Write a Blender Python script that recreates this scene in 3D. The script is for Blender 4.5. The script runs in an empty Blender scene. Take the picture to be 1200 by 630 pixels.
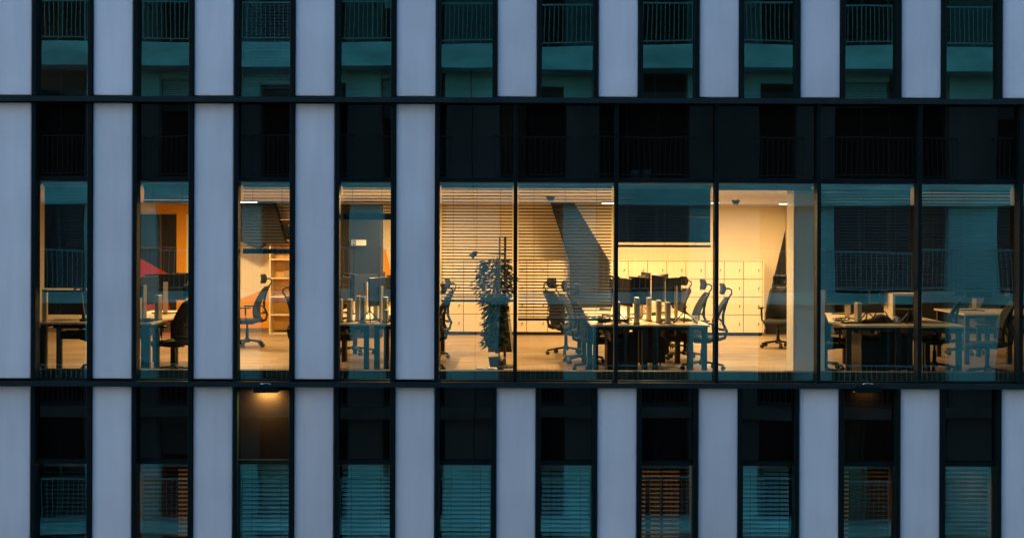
import bpy, bmesh, math, random
from mathutils import Vector, Matrix
random.seed(7)
R = math.radians
scn = bpy.context.scene
col = scn.collection
# ------------------------------------------------------------------ camera numbers
F = 1571.0; D = 16.0; CX = 600.0; HY = 275.0; CZ = 1.741; ROLL = R(0.19)
FL = -0.125; CE = 2.335          # office floor / ceiling heights
def unroll(px, py):
    dx, dy = px-CX, py-HY
    c, s = math.cos(-ROLL), math.sin(-ROLL)
    return CX + c*dx - s*dy, HY + s*dx + c*dy
def PX(px, d, py=HY):
    return (unroll(px, py)[0]-CX)*(D+d)/F
def PZ(py, d, px=CX):
    return CZ + (HY-unroll(px, py)[1])*(D+d)/F
# ------------------------------------------------------------------ materials
def newmat(name):
    m = bpy.data.materials.new(name); m.use_nodes = True
    nt = m.node_tree
    return m, nt, nt.nodes['Principled BSDF'], nt.nodes['Material Output']
def pmat(name, colr, rough=0.5, metal=0.0, var=0.12, scale=6.0, bump=0.0, bscale=40.0, spec=0.5, stretch=None):
    m, nt, b, out = newmat(name)
    N, L = nt.nodes, nt.links
    tc = N.new('ShaderNodeTexCoord'); mp = N.new('ShaderNodeMapping')
    L.new(tc.outputs['Object'], mp.inputs['Vector'])
    if stretch: mp.inputs['Scale'].default_value = stretch
    oi = N.new('ShaderNodeObjectInfo')
    no = N.new('ShaderNodeTexNoise'); no.noise_dimensions = '4D'
    no.inputs['Scale'].default_value = scale; no.inputs['Detail'].default_value = 5
    L.new(mp.outputs[0], no.inputs['Vector'])
    mm = N.new('ShaderNodeMath'); mm.operation = 'MULTIPLY'; mm.inputs[1].default_value = 40
    L.new(oi.outputs['Random'], mm.inputs[0]); L.new(mm.outputs[0], no.inputs['W'])
    cr = N.new('ShaderNodeValToRGB')
    cr.color_ramp.elements[0].position = 0.3; cr.color_ramp.elements[1].position = 0.7
    cr.color_ramp.elements[0].color = tuple(c*(1-var) for c in colr)+(1,)
    cr.color_ramp.elements[1].color = tuple(min(1, c*(1+var)) for c in colr)+(1,)
    L.new(no.outputs['Fac'], cr.inputs[0]); L.new(cr.outputs[0], b.inputs['Base Color'])
    b.inputs['Roughness'].default_value = rough; b.inputs['Metallic'].default_value = metal
    b.inputs['Specular IOR Level'].default_value = spec
    if bump:
        n2 = N.new('ShaderNodeTexNoise'); n2.inputs['Scale'].default_value = bscale; n2.inputs['Detail'].default_value = 4
        L.new(mp.outputs[0], n2.inputs['Vector'])
        bp = N.new('ShaderNodeBump'); bp.inputs['Strength'].default_value = bump; bp.inputs['Distance'].default_value = 0.01
        L.new(n2.outputs['Fac'], bp.inputs['Height']); L.new(bp.outputs[0], b.inputs['Normal'])
    return m
def glassmat(name, refl, refl_col, trans_col, wav=0.0014, rough=0.0):
    """coated pane: the outer face mirrors and lets light through, the inner face only lets through"""
    m, nt, b, out = newmat(name)
    N, L = nt.nodes, nt.links
    N.remove(b)
    tr = N.new('ShaderNodeBsdfTransparent'); tr.inputs[0].default_value = trans_col+(1,)
    tr2 = N.new('ShaderNodeBsdfTransparent'); tr2.inputs[0].default_value = (1, 1, 1, 1)
    gl = N.new('ShaderNodeBsdfGlossy'); gl.inputs['Color'].default_value = refl_col+(1,); gl.inputs['Roughness'].default_value = rough
    mx = N.new('ShaderNodeMixShader'); mx.inputs[0].default_value = refl
    L.new(tr.outputs[0], mx.inputs[1]); L.new(gl.outputs[0], mx.inputs[2])
    geo = N.new('ShaderNodeNewGeometry')
    m2 = N.new('ShaderNodeMixShader'); L.new(geo.outputs['Backfacing'], m2.inputs[0])
    L.new(mx.outputs[0], m2.inputs[1]); L.new(tr2.outputs[0], m2.inputs[2])
    L.new(m2.outputs[0], out.inputs['Surface'])
    tc = N.new('ShaderNodeTexCoord'); oi = N.new('ShaderNodeObjectInfo')
    no = N.new('ShaderNodeTexNoise'); no.noise_dimensions = '4D'
    no.inputs['Scale'].default_value = 1.1; no.inputs['Detail'].default_value = 0.5
    mm = N.new('ShaderNodeMath'); mm.operation = 'MULTIPLY'; mm.inputs[1].default_value = 50
    L.new(oi.outputs['Random'], mm.inputs[0]); L.new(mm.outputs[0], no.inputs['W'])
    L.new(tc.outputs['Object'], no.inputs['Vector'])
    bp = N.new('ShaderNodeBump'); bp.inputs['Strength'].default_value = 1.0; bp.inputs['Distance'].default_value = wav
    L.new(no.outputs['Fac'], bp.inputs['Height']); L.new(bp.outputs[0], gl.inputs['Normal'])
    return m
def emit(name, colr, st):
    m, nt, b, out = newmat(name)
    b.inputs['Base Color'].default_value = (.8, .8, .8, 1)
    b.inputs['Emission Color'].default_value = colr+(1,); b.inputs['Emission Strength'].default_value = st
    return m
def floormat():
    m, nt, b, out = newmat('carpet_planks'); N, L = nt.nodes, nt.links
    tc = N.new('ShaderNodeTexCoord')
    br = N.new('ShaderNodeTexBrick'); br.offset = 0.5
    br.inputs['Scale'].default_value = 1.0; br.inputs['Brick Width'].default_value = 1.0; br.inputs['Row Height'].default_value = 0.25
    br.inputs['Mortar Size'].default_value = 0.004
    br.inputs['Color1'].default_value = (.46, .34, .20, 1); br.inputs['Color2'].default_value = (.28, .20, .12, 1)
    br.inputs['Mortar'].default_value = (.2, .14, .09, 1)
    L.new(tc.outputs['Object'], br.inputs['Vector'])
    mp = N.new('ShaderNodeMapping'); mp.inputs['Scale'].default_value = (1.2, 14, 1); L.new(tc.outputs['Object'], mp.inputs['Vector'])
    no = N.new('ShaderNodeTexNoise'); no.inputs['Scale'].default_value = 3; no.inputs['Detail'].default_value = 8; no.inputs['Roughness'].default_value = .7
    L.new(mp.outputs[0], no.inputs['Vector'])
    cr = N.new('ShaderNodeValToRGB'); cr.color_ramp.elements[0].position = .35; cr.color_ramp.elements[1].position = .65
    cr.color_ramp.elements[0].color = (.6, .55, .5, 1); cr.color_ramp.elements[1].color = (1.1, 1.1, 1.1, 1)
    L.new(no.outputs['Fac'], cr.inputs[0])
    mx = N.new('ShaderNodeMix'); mx.data_type = 'RGBA'; mx.blend_type = 'MULTIPLY'; mx.inputs[0].default_value = 1
    L.new(br.outputs['Color'], mx.inputs['A']); L.new(cr.outputs[0], mx.inputs['B'])
    L.new(mx.outputs['Result'], b.inputs['Base Color'])
    b.inputs['Roughness'].default_value = .42
    return m
M = {}
def panelmat():
    m = pmat('white_cladding_metal', (.74, .71, .75), .40, 0, .07, 1.1, .04, 50)
    nt = m.node_tree; N, L = nt.nodes, nt.links; b = N['Principled BSDF']
    src = b.inputs['Base Color'].links[0].from_socket
    tc = N.new('ShaderNodeTexCoord'); mp = N.new('ShaderNodeMapping'); mp.inputs['Scale'].default_value = (5, 5, .6)
    L.new(tc.outputs['Object'], mp.inputs['Vector'])
    no = N.new('ShaderNodeTexNoise'); no.inputs['Scale'].default_value = 1.5; no.inputs['Detail'].default_value = 6; L.new(mp.outputs[0], no.inputs['Vector'])
    cr = N.new('ShaderNodeValToRGB'); cr.color_ramp.elements[0].position = .35; cr.color_ramp.elements[1].position = .6
    cr.color_ramp.elements[0].color = (.86, .87, .88, 1); cr.color_ramp.elements[1].color = (1, 1, 1, 1)
    L.new(no.outputs['Fac'], cr.inputs[0])
    mx = N.new('ShaderNodeMix'); mx.data_type = 'RGBA'; mx.blend_type = 'MULTIPLY'; mx.inputs[0].default_value = .45
    L.new(src, mx.inputs['A']); L.new(cr.outputs[0], mx.inputs['B'])
    oi = N.new('ShaderNodeObjectInfo'); mr = N.new('ShaderNodeMapRange'); mr.inputs['To Min'].default_value = .90; mr.inputs['To Max'].default_value = 1.04
    L.new(oi.outputs['Random'], mr.inputs['Value'])
    vm = N.new('ShaderNodeVectorMath'); vm.operation = 'SCALE'; L.new(mx.outputs['Result'], vm.inputs[0]); L.new(mr.outputs[0], vm.inputs['Scale'])
    L.new(vm.outputs[0], b.inputs['Base Color'])
    return m
M['panel'] = panelmat()
M['frame'] = pmat('dark_green_black_aluminium', (.0025, .009, .010), .4, .0, .15, 3, spec=.12)
M['ledge'] = pmat('ledge_aluminium', (.004, .013, .015), .35, .0, .15, 3, spec=.2)
M['lit_edge'] = pmat('ledge_highlight_aluminium', (.012, .026, .029), .3, .3, .2, 3, spec=.4)  # lighter tint stands in for sky light on the ledge top
M['glass'] = glassmat('coated_window_glass', .175, (.24, .95, .88), (.84, .86, .80), .0019)
M['glass_top'] = glassmat('coated_upper_glass', .175, (.24, .95, .88), (.84, .86, .80), .0010)
def spandrelmat():
    m = glassmat('black_spandrel_glass', .02, (.75, .95, .9), (.0, .0, .0), .0016)
    N, L = m.node_tree.nodes, m.node_tree.links
    df = N.new('ShaderNodeBsdfDiffuse'); df.inputs[0].default_value = (.005, .004, .0035, 1)
    for n in list(N):
        if n.type == 'BSDF_TRANSPARENT':
            for l in list(n.outputs[0].links): L.new(df.outputs[0], l.to_socket)
    return m
M['spandrel'] = spandrelmat()
M['spback'] = pmat('spandrel_backing', (.03, .022, .016), .6)
M['floor'] = floormat()
M['ceil'] = pmat('ceiling_white', (.82, .78, .70), .8, 0, .03, 2)
M['wall'] = pmat('cream_wall_paint', (.86, .74, .52), .8, 0, .03, 1.5, .05, 80)
M['orange'] = pmat('orange_wall_paint', (.84, .36, .01), .7, 0, .04, 2)
M['red'] = pmat('red_wall_paint', (.42, .025, .012), .7, 0, .06, 3)
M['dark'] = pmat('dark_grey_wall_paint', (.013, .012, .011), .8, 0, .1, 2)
M['white'] = pmat('white_wall_paint', (.8, .78, .72), .7, 0, .03, 2)
M['locker'] = pmat('locker_laminate', (.84, .70, .48), .4, 0, .03, 2)
M['lockgap'] = pmat('locker_carcass', (.22, .16, .10), .6)
M['oak'] = pmat('pale_wood_laminate', (.82, .66, .42), .35, 0, .1, 4, 0, 40, .5, (1, 12, 12))
M['edge'] = pmat('desk_edge_band', (.35, .30, .22), .4)
M['woodend'] = pmat('pale_wood_end_panel', (.72, .50, .24), .5, 0, .12, 4, 0, 40, .5, (10, 10, 1))
M['black'] = pmat('black_powder_coat', (.012, .012, .013), .45)
M['plastic'] = pmat('black_plastic', (.016, .017, .019), .4, 0, .2, 8)
M['mesh'] = pmat('black_mesh_fabric', (.020, .022, .024), .8, 0, .3, 60, .2, 200)
M['fabric'] = pmat('charcoal_fabric', (.035, .037, .04), .9, 0, .2, 50, .3, 200)
M['screen'] = pmat('dark_screen_back', (.022, .022, .024), .3)
M['alu'] = pmat('pale_aluminium', (.52, .45, .35), .4, .1, .05, 6)
M['chrome'] = pmat('chromed_steel', (.5, .5, .5), .25, .9)
M['leaf'] = pmat('dark_plant_leaf', (.022, .045, .016), .5, 0, .5, 30)
M['stem'] = pmat('brown_plant_stem', (.09, .055, .03), .8)
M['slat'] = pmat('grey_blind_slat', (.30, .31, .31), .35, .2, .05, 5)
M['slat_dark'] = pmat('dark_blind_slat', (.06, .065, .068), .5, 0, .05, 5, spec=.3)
M['slat_teal'] = pmat('teal_lit_blind_slat', (.30, .66, .70), .4, .0, .05, 5)  # teal light on the silver slats is put into the base colour
M['cord'] = pmat('blind_cord', (.12, .09, .06), .7)
M['blue'] = pmat('blue_sign_ink', (.03, .10, .30), .5)
M['signw'] = pmat('white_sign_plastic', (.85, .82, .74), .5)
M['pot'] = pmat('white_glazed_dish', (.8, .8, .8), .2)
M['lamp'] = emit('ceiling_lamp_diffuser', (1, .74, .45), 2.5)
M['flame'] = emit('floodlight_glass', (1, .55, .18), 10)
M['concrete'] = pmat('pale_render_wall', (.56, .56, .55), .85, 0, .28, .8, .2, 30, .3, (1, 1, .35))
M['fascia'] = pmat('concrete_fascia', (.60, .60, .58), .85, 0, .30, 1.5, .2, 30, .3, (.6, 1, 1.6))
M['rail'] = pmat('grey_painted_railing', (.30, .31, .31), .5)
M['oppwin'] = pmat('dark_flat_window', (.003, .003, .004), .3, 0, .2, 2, spec=.05)
M['oppframe'] = pmat('brown_window_frame', (.10, .055, .035), .6)
M['shutter'] = pmat('roller_shutter', (.40, .41, .40), .6)
M['curtain'] = pmat('curtain_cloth', (.35, .22, .14), .9)
M['asphalt'] = pmat('asphalt', (.05, .05, .05), .9, 0, .2, 2, .3, 60)
M['paving'] = pmat('paving_slab', (.25, .24, .22), .9, 0, .15, 2)
M['oppdark'] = pmat('dark_pier_wall', (.085, .08, .075), .85, 0, .25, 2, .2, 30)  # darker wall tone for the piers and lintels of one storey
M['roof'] = pmat('roof_gravel', (.2, .2, .19), .9)
M['shelfback'] = pmat('honey_wood_back', (.72, .42, .10), .6)
M['box'] = pmat('cardboard_brown', (.42, .26, .12), .8)
M['warmwin'] = emit('lit_flat_window', (1, .45, .14), .55)
# ------------------------------------------------------------------ mesh builder
class MB:
    def __init__(s): s.v = []; s.f = []; s.sm = []
    def add(s, vs, fs, smooth=False, mat=None):
        o = len(s.v)
        s.v += [tuple(mat @ Vector(v)) if mat else tuple(v) for v in vs]
        s.f += [tuple(o+i for i in f) for f in fs]; s.sm += [smooth]*len(fs)
        return s
    def box(s, x0, x1, y0, y1, z0, z1, mat=None):
        if x0 > x1: x0, x1 = x1, x0
        if y0 > y1: y0, y1 = y1, y0
        if z0 > z1: z0, z1 = z1, z0
        vs = [(x, y, z) for z in (z0, z1) for y in (y0, y1) for x in (x0, x1)]
        return s.add(vs, [(0, 2, 3, 1), (4, 5, 7, 6), (0, 1, 5, 4), (2, 6, 7, 3), (0, 4, 6, 2), (1, 3, 7, 5)], False, mat)
    def prism(s, pts, y0, y1, mat=None):
        """outline in x,z given counter-clockwise seen from -y; thickness along y"""
        n = len(pts)
        a = sum(pts[i][0]*pts[(i+1) % n][1]-pts[(i+1) % n][0]*pts[i][1] for i in range(n))
        if a < 0: pts = pts[::-1]
        vs = [(p[0], y0, p[1]) for p in pts]+[(p[0], y1, p[1]) for p in pts]
        fs = [tuple(range(n)), tuple(range(2*n-1, n-1, -1))]
        fs += [(i, n+i, n+(i+1) % n, (i+1) % n) for i in range(n)]
        return s.add(vs, fs, False, mat)
    def tube(s, path, r, n=8, mat=None, cap=True):
        path = [Vector(p) for p in path]
        rs = r if isinstance(r, (list, tuple)) else [r]*len(path)
        vs = []; fs = []
        for i, p in enumerate(path):
            t = (path[min(i+1, len(path)-1)]-path[max(i-1, 0)]).normalized()
            up = Vector((0, 0, 1)) if abs(t.z) < .9 else Vector((0, 1, 0))
            a = t.cross(up).normalized(); b = t.cross(a)
            for k in range(n):
                w = 2*math.pi*k/n
                vs.append(p+a*math.cos(w)*rs[i]+b*math.sin(w)*rs[i])
        for i in range(len(path)-1):
            for k in range(n):
                k2 = (k+1) % n
                fs.append((i*n+k, i*n+k2, (i+1)*n+k2, (i+1)*n+k))
        if cap: fs += [tuple(range(n-1, -1, -1)), tuple((len(path)-1)*n+k for k in range(n))]
        return s.add(vs, fs, n > 5, mat)
    def bar(s, p, q, w, h, mat=None):
        """rectangular bar between two points"""
        p, q = Vector(p), Vector(q); t = (q-p).normalized()
        up = Vector((0, 0, 1)) if abs(t.z) < .9 else Vector((1, 0, 0))
        a = t.cross(up).normalized()*w/2; b = a.cross(t).normalized()*h/2
        vs = [p-a-b, p+a-b, p+a+b, p-a+b, q-a-b, q+a-b, q+a+b, q-a+b]
        return s.add(vs, [(0, 3, 2, 1), (4, 5, 6, 7), (0, 1, 5, 4), (1, 2, 6, 5), (2, 3, 7, 6), (3, 0, 4, 7)], False, mat)
    def sheet(s, rows, th, mat=None):
        """grid of points -> shell of thickness th"""
        nr, nc = len(rows), len(rows[0]); g = [[Vector(p) for p in r] for r in rows]; vs = []; fs = []
        nor = []
        for i in range(nr):
            for j in range(nc):
                a = g[min(i+1, nr-1)][j]-g[max(i-1, 0)][j]; b = g[i][min(j+1, nc-1)]-g[i][max(j-1, 0)]
                nor.append(a.cross(b).normalized())
        for k in (.5, -.5):
            for i in range(nr):
                for j in range(nc): vs.append(g[i][j]+nor[i*nc+j]*th*k)
        o = nr*nc
        for i in range(nr-1):
            for j in range(nc-1):
                a = i*nc+j; fs.append((a, a+nc, a+nc+1, a+1)[::1]); fs.append((o+a, o+a+1, o+a+nc+1, o+a+nc))
        for i in range(nr-1):
            for j in (0, nc-1):
                a = i*nc+j; fs.append((a, o+a, o+a+nc, a+nc) if j else (a, a+nc, o+a+nc, o+a))
        for j in range(nc-1):
            for i in (0, nr-1):
                a = i*nc+j; fs.append((a, a+1, o+a+1, o+a) if i else (a, o+a, o+a+1, a+1))
        return s.add(vs, fs, True, mat)
    def build(s, name, mat, parent=None, bevel=0, seg=2):
        me = bpy.data.meshes.new(name)
        off = Vector(parent.get('_loc', (0, 0, 0))) if parent else Vector((0, 0, 0))
        me.from_pydata([tuple(Vector(v)-off) for v in s.v], [], s.f)
        bm = bmesh.new(); bm.from_mesh(me); bmesh.ops.recalc_face_normals(bm, faces=bm.faces); bm.to_mesh(me); bm.free()
        me.materials.append(mat)
        for i, p in enumerate(me.polygons): p.use_smooth = s.sm[i]
        o = bpy.data.objects.new(name, me); col.objects.link(o)
        if parent:
            o.parent = parent; o['_loc'] = tuple(off)
        if bevel:
            b = o.modifiers.new('bevel', 'BEVEL'); b.width = bevel; b.segments = seg; b.limit_method = 'ANGLE'
        return o
def thing(name, label, cat, loc=(0, 0, 0), group=None):
    o = bpy.data.objects.new(name, None); col.objects.link(o); o.location = loc
    o['label'] = label; o['category'] = cat; o['_loc'] = tuple(loc); o.empty_display_size = .1
    if group: o['group'] = group
    return o
def tag(o, label, cat, group=None):
    o['label'] = label; o['category'] = cat
    if group: o['group'] = group
    return o
def struct(o): o['kind'] = 'structure'; return o
kids = {}
def children(o): return [c for c in bpy.data.objects if c.parent == o]
def copy_tree(o, parent=None, kidmap=None):
    if kidmap is None:
        kidmap = {}
        for c in bpy.data.objects:
            if c.parent: kidmap.setdefault(c.parent.name, []).append(c)
    c = o.copy(); col.objects.link(c)
    if parent: c.parent = parent
    for ch in kidmap.get(o.name, []): copy_tree(ch, c, kidmap)
    return c
def place(o, loc, rz, label=None, group=None, cat=None):
    o.location = loc; o.rotation_euler = (0, 0, rz)
    if label: o['label'] = label
    if group: o['group'] = group
    return o
# ================================================================== STREET
struct(MB().box(-900, 900, -900, 900, -12.2, -12).build('ground', M['asphalt']))
struct(MB().box(-60, 60, -3, -.3, -11.99, -11.87).build('pavement', M['paving'], bevel=.02))
struct(MB().box(-60, 60, -18.0, -15.3, -11.99, -11.87).build('pavement', M['paving'], bevel=.02))
mk = MB()
for k in range(-14, 15): mk.box(k*4-.9, k*4+.9, -9.06, -8.94, -11.996, -11.992)
struct(mk.build('road_marking', M['signw']))
# ================================================================== OFFICE BUILDING
B = thing('office_building', 'modern office building with white vertical cladding strips, black ledges and dark glazing', 'building', (0, 0, -12))
S = D/F
def fx(px): return PX(px, 0)
PITCH = 117.85*S
X0 = (40.0-CX)*S                       # left edge of strip 0
SW = 70.2*S                            # dark strip width incl. frames
K0, K1 = -4, 14
ZL = [PZ(119, 0), PZ(449, 0)]          # ledge centres
SH = ZL[0]-ZL[1]                       # storey height
LH = 0.052
ledges = [ZL[1]-SH, ZL[1], ZL[0], ZL[0]+SH]
for z in ledges:
    lg = MB().box(X0+K0*PITCH-.8, X0+K1*PITCH+.8, -.17, .10, z-LH/2, z+LH/2).build('ledge', M['ledge'], B, bevel=.006)
    MB().box(X0+K0*PITCH-.8, X0+K1*PITCH+.8, -.176, -.1701, z-LH/2-.006, z+LH/2+.004).build('ledge_highlight', M['lit_edge'], lg)  # added strip: the sky-lit ledge edge put into a lighter colour
RAILZ = PZ(211, 0)-ZL[1]               # mid rail above each storey's ledge
RH = .056
fr = .052
def window(x0, x1, z0, z1, gm, name='window', tilt=0.0, mull=True):
    """frame (jambs, head, sill) with one glass pane as its child"""
    m = MB()
    m.box(x0, x0+fr, -.10, .06, z0, z1); m.box(x1-fr, x1, -.10, .06, z0, z1)
    w = m.build(name, M['frame'], B, bevel=.004)
    m = MB(); g = .016
    m.box(x0+fr+.001, x1-fr-.001, -.035, .03, z0+.001, z0+g+.001)
    m.build('sill', M['frame'], w)
    cx, cz = (x0+x1)/2, (z0+z1)/2
    hw, hz = (x1-x0)/2-fr+.004, (z1-z0)/2-.008
    p = MB().box(-hw, hw, -.004, .004, -hz, hz)
    me_o = p.build('glass_pane', gm, None)
    me_o.parent = w
    me_o.location = (cx, 0, cz+12)
    me_o.rotation_euler = (R(random.uniform(-.08, .08)+tilt), 0, R(random.uniform(-.08, .08)))
    return w
# storey -1 (below), 0 (lit office), +1 (above)
def zrange(s):
    z0 = ZL[1]+s*SH+LH/2; z1 = ZL[1]+(s+1)*SH-LH/2
    return z0, z1, ZL[1]+s*SH+RAILZ
strips = {-1: [], 0: [], 1: []}
for s in (-1, 0, 1):
    z0, z1, zr = zrange(s)
    for k in range(K0, K1):
        if s == 0 and k >= 4: break
        a = X0+k*PITCH; b = a+SW
        window(a, b, z0, zr-RH/2, M['glass'] if s < 1 else M['glass_top'])
        # rail + black spandrel above it
        m = MB().box(a+fr, b-fr, -.05, .06, zr-RH/2+.001, zr+RH/2-.001); m.build('rail', M['frame'], B, bevel=.004)
        j = MB().box(a, a+fr, -.10, .06, zr-RH/2+.001, z1).build('spandrel_jamb', M['frame'], B, bevel=.004)
        MB().box(b-fr, b, -.10, .06, zr-RH/2+.001, z1).build('spandrel_jamb', M['frame'], B, bevel=.004)
        sp = MB().box(a+fr+.001, b-fr-.001, -.006, .004, zr+RH/2, z1-.002).build('spandrel_panel', M['spandrel'], j)
        strips[s].append((a, b))
# continuous glazing, storey 0
z0, z1, zr = zrange(0)
GX = [PX(513, 0, 280), PX(604, 0, 280), PX(721.5, 0, 280), PX(838.5, 0, 280), PX(957.5, 0, 280), PX(1075, 0, 280), PX(1193, 0, 280), PX(1310, 0, 280), PX(1428, 0, 280)]
while GX[-1]+.6*PITCH < X0+K1*PITCH: GX.append(GX[-1]+PITCH)
for i, gx in enumerate(GX):
    w = .045
    MB().box(gx-w/2-(.01 if i == 0 else 0), gx+w/2, -.11, .06, z0, z1).build('mullion', M['frame'], B, bevel=.004)
for i in range(len(GX)-1):
    a, b = GX[i]+.024, GX[i+1]-.024
    wf = MB().box(a, b, -.05, .06, zr-RH/2, zr+RH/2).box(a, b, -.035, .03, z0+.001, z0+.017).build('window', M['frame'], B, bevel=.004)
    hw = (b-a)/2+.003; hz = (zr-RH/2-z0)/2-.006
    p = MB().box(-hw, hw, -.004, .004, -hz, hz).build('glass_pane', M['glass'], None)
    p.parent = wf; p.location = ((a+b)/2, 0, (zr-RH/2+z0)/2+12)
    p.rotation_euler = (R(random.uniform(-.04, .04)), 0, R(random.uniform(-.04, .04)))
    MB().box(a, b, -.006, .004, zr+RH/2+.001, z1-.002).build('spandrel_panel', M['spandrel'], wf)
# white cladding strips
for s in (-1, 0, 1):
    z0, z1, zr = zrange(s)
    for k in range(K0-1, K1):
        if s == 0 and k >= 4: break
        a = X0+k*PITCH+SW; b = X0+(k+1)*PITCH
        if k == K0-1: a = b-.45
        MB().box(a+.006, b-.006, -.075, .05, z0+.022, z1-.012).build('cladding_panel', M['panel'], B, bevel=.014, seg=3)
        MB().box(a, b, .055, .12, z0, z1).build('backing_board', M['frame'], B)
# backing for spandrels (slab edge zone)
XL, XR = X0+(K0-1)*PITCH-.3, X0+K1*PITCH+.6
for s in (-1, 0, 1):
    z0, z1, zr = zrange(s)
    MB().box(XL, XR, .13, .30, zr+.02, z1+.16).build('slab_edge', M['spback'], B)
# storeys' concrete bodies
for s in (-1, 1, 2):
    MB().box(XL, XR, .30, 10, ZL[1]+s*SH+FL-.3-ZL[1]*0, ZL[1]+s*SH+FL).build('floor_slab', M['spback'] if s < 2 else M['roof'], B)
MB().box(XL, XR, .06, 9.9, -12, ZL[1]-SH-.2).build('lower_wall', M['concrete'], B)
# ------------------------------------------------------------------ office room shell
DB = 9.5
XW0, XW1 = XL+.1, XR
struct(MB().box(XW0, XW1, .13, DB+.4, FL-.25, FL).build('floor', M['floor']))
struct(MB().box(XW0, XW1, .31, DB+.4, CE, CE+.12).build('ceiling', M['ceil']))
XS = PX(921, DB)
struct(MB().box(PX(452, DB), XS, DB, DB+.2, FL, CE).build('back_wall', M['wall']))
lw = struct(MB().box(XW0+.1, PX(452, DB)-.002, DB, DB+.2, FL, CE).build('back_wall', M['wall']))
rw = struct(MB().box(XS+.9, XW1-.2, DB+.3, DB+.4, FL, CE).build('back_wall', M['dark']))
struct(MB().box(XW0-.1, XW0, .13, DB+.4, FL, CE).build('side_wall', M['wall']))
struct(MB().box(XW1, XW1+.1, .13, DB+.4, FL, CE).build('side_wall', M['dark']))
def poly(pts, d, th, name, mat, parent=None, lift=0):
    P = [(PX(x, d, y), max(FL+.002, min(CE-.002, PZ(y, d, x)))) for x, y in pts]
    o = MB().prism(P, d-th, d).build(name, mat, parent)
    return o
# painted shapes on the left back wall
d = DB-.003
sk = MB().box(XW0+.1, XS, DB-.02, DB-.001, FL, FL+.08).build('skirting_board', M['lockgap'], lw)
def paint(pts, mat, dd=0): return poly(pts, DB-.003-dd, .006, 'painted_shape', mat, lw)
paint([(282, 350), (316, 336), (316, 398), (282, 398)], M['orange'])
paint([(452, 292), (464, 345), (464, 390), (440, 390), (440, 292)], M['orange'])
paint([(183, 236), (226, 241), (226, 251), (218, 251), (218, 398), (207, 398), (207, 250), (183, 250)], M['orange'], .02)
paint([(-30, 382), (165, 382), (165, 398), (-30, 398)], M['orange'])
# doorway with a dark room behind in the left bay
dw = thing('dark_doorway', 'dark glazed doorway framed in orange with a red slanted shape at its foot', 'doorway', (PX(188, DB-.1), DB-.2, FL))
poly([(160, 251), (206.5, 251), (206.5, 397), (160, 397)], DB-.02, .05, 'door_leaf', M['dark'], dw)
poly([(188, 251), (190, 251), (190, 397), (188, 397)], DB-.08, .05, 'door_mullion', M['stem'], dw)
poly([(160, 289), (206, 289), (206, 291), (160, 291)], DB-.08, .03, 'door_rail', M['stem'], dw)
poly([(160, 300), (207, 326), (196, 345), (204, 396), (160, 396)], DB-.1, .04, 'painted_shape', M['red'], dw)
# slanted dark pillars
o = poly([(645, 237), (672, 237), (713, 306), (713, 396), (667, 396), (667, 306)], 9.2, .35, 'slanted_pillar', M['dark'])
tag(o, 'dark grey slanted angular pillar standing between the two locker banks', 'pillar')
o = poly([(920.5, 268), (897, 366), (897, 396), (975, 396), (975, 239), (920.5, 239)], DB-.01, .10, 'slanted_wall', M['dark'])
tag(o, 'dark wall with a slanted edge right of the long locker bank', 'wall')
o = poly([(920, 240), (928, 240), (928, 396), (922, 396)], DB-.13, .06, 'timber_door', M['woodend'])
tag(o, 'narrow brown timber door leaf beside the white column', 'door')
o = poly([(279, 236), (324, 236), (338, 285), (313, 285), (306, 292), (279, 280)], 9.2, .3, 'ceiling_baffle', M['dark'])
tag(o, 'dark slanted baffle hanging from the ceiling above the bookshelf', 'baffle')
o = poly([(396, 240), (449, 240), (449, 396), (396, 396)], 8.6, .5, 'dark_wall_block', M['dark'])
tag(o, 'dark grey wall block carrying a small white and blue sign', 'wall')
# column
xc0, xc1 = PX(929, 1.35), PX(966, 1.35)
cw = thing('white_column', 'white square column near the glass right of the locker area', 'column', ((xc0+xc1)/2, 1.5, FL))
MB().box(xc0, xc1, 1.3, 1.72, FL, CE).build('shaft', M['white'], cw, bevel=.01)
MB().box(xc0-.012, xc1+.012, 1.288, 1.732, FL, FL+.09).build('skirting_board', M['frame'], cw)
# sign on the dark wall
sg = thing('wall_sign', 'small white sign with blue square pictogram on the dark wall block', 'sign', (PX(420, 8.0), 8.08, PZ(284, 8.0)))
poly([(412, 281), (429, 281), (429, 287.5), (412, 287.5)], 8.08, .02, 'sign_board', M['signw'], sg)
poly([(413, 281.6), (417.2, 281.6), (417.2, 287), (413, 287)], 8.058, .004, 'pictogram', M['blue'], sg)
poly([(413.7, 283.8), (416, 283.8), (416, 284.8), (413.7, 284.8)], 8.053, .003, 'pictogram', M['signw'], sg)
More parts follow.
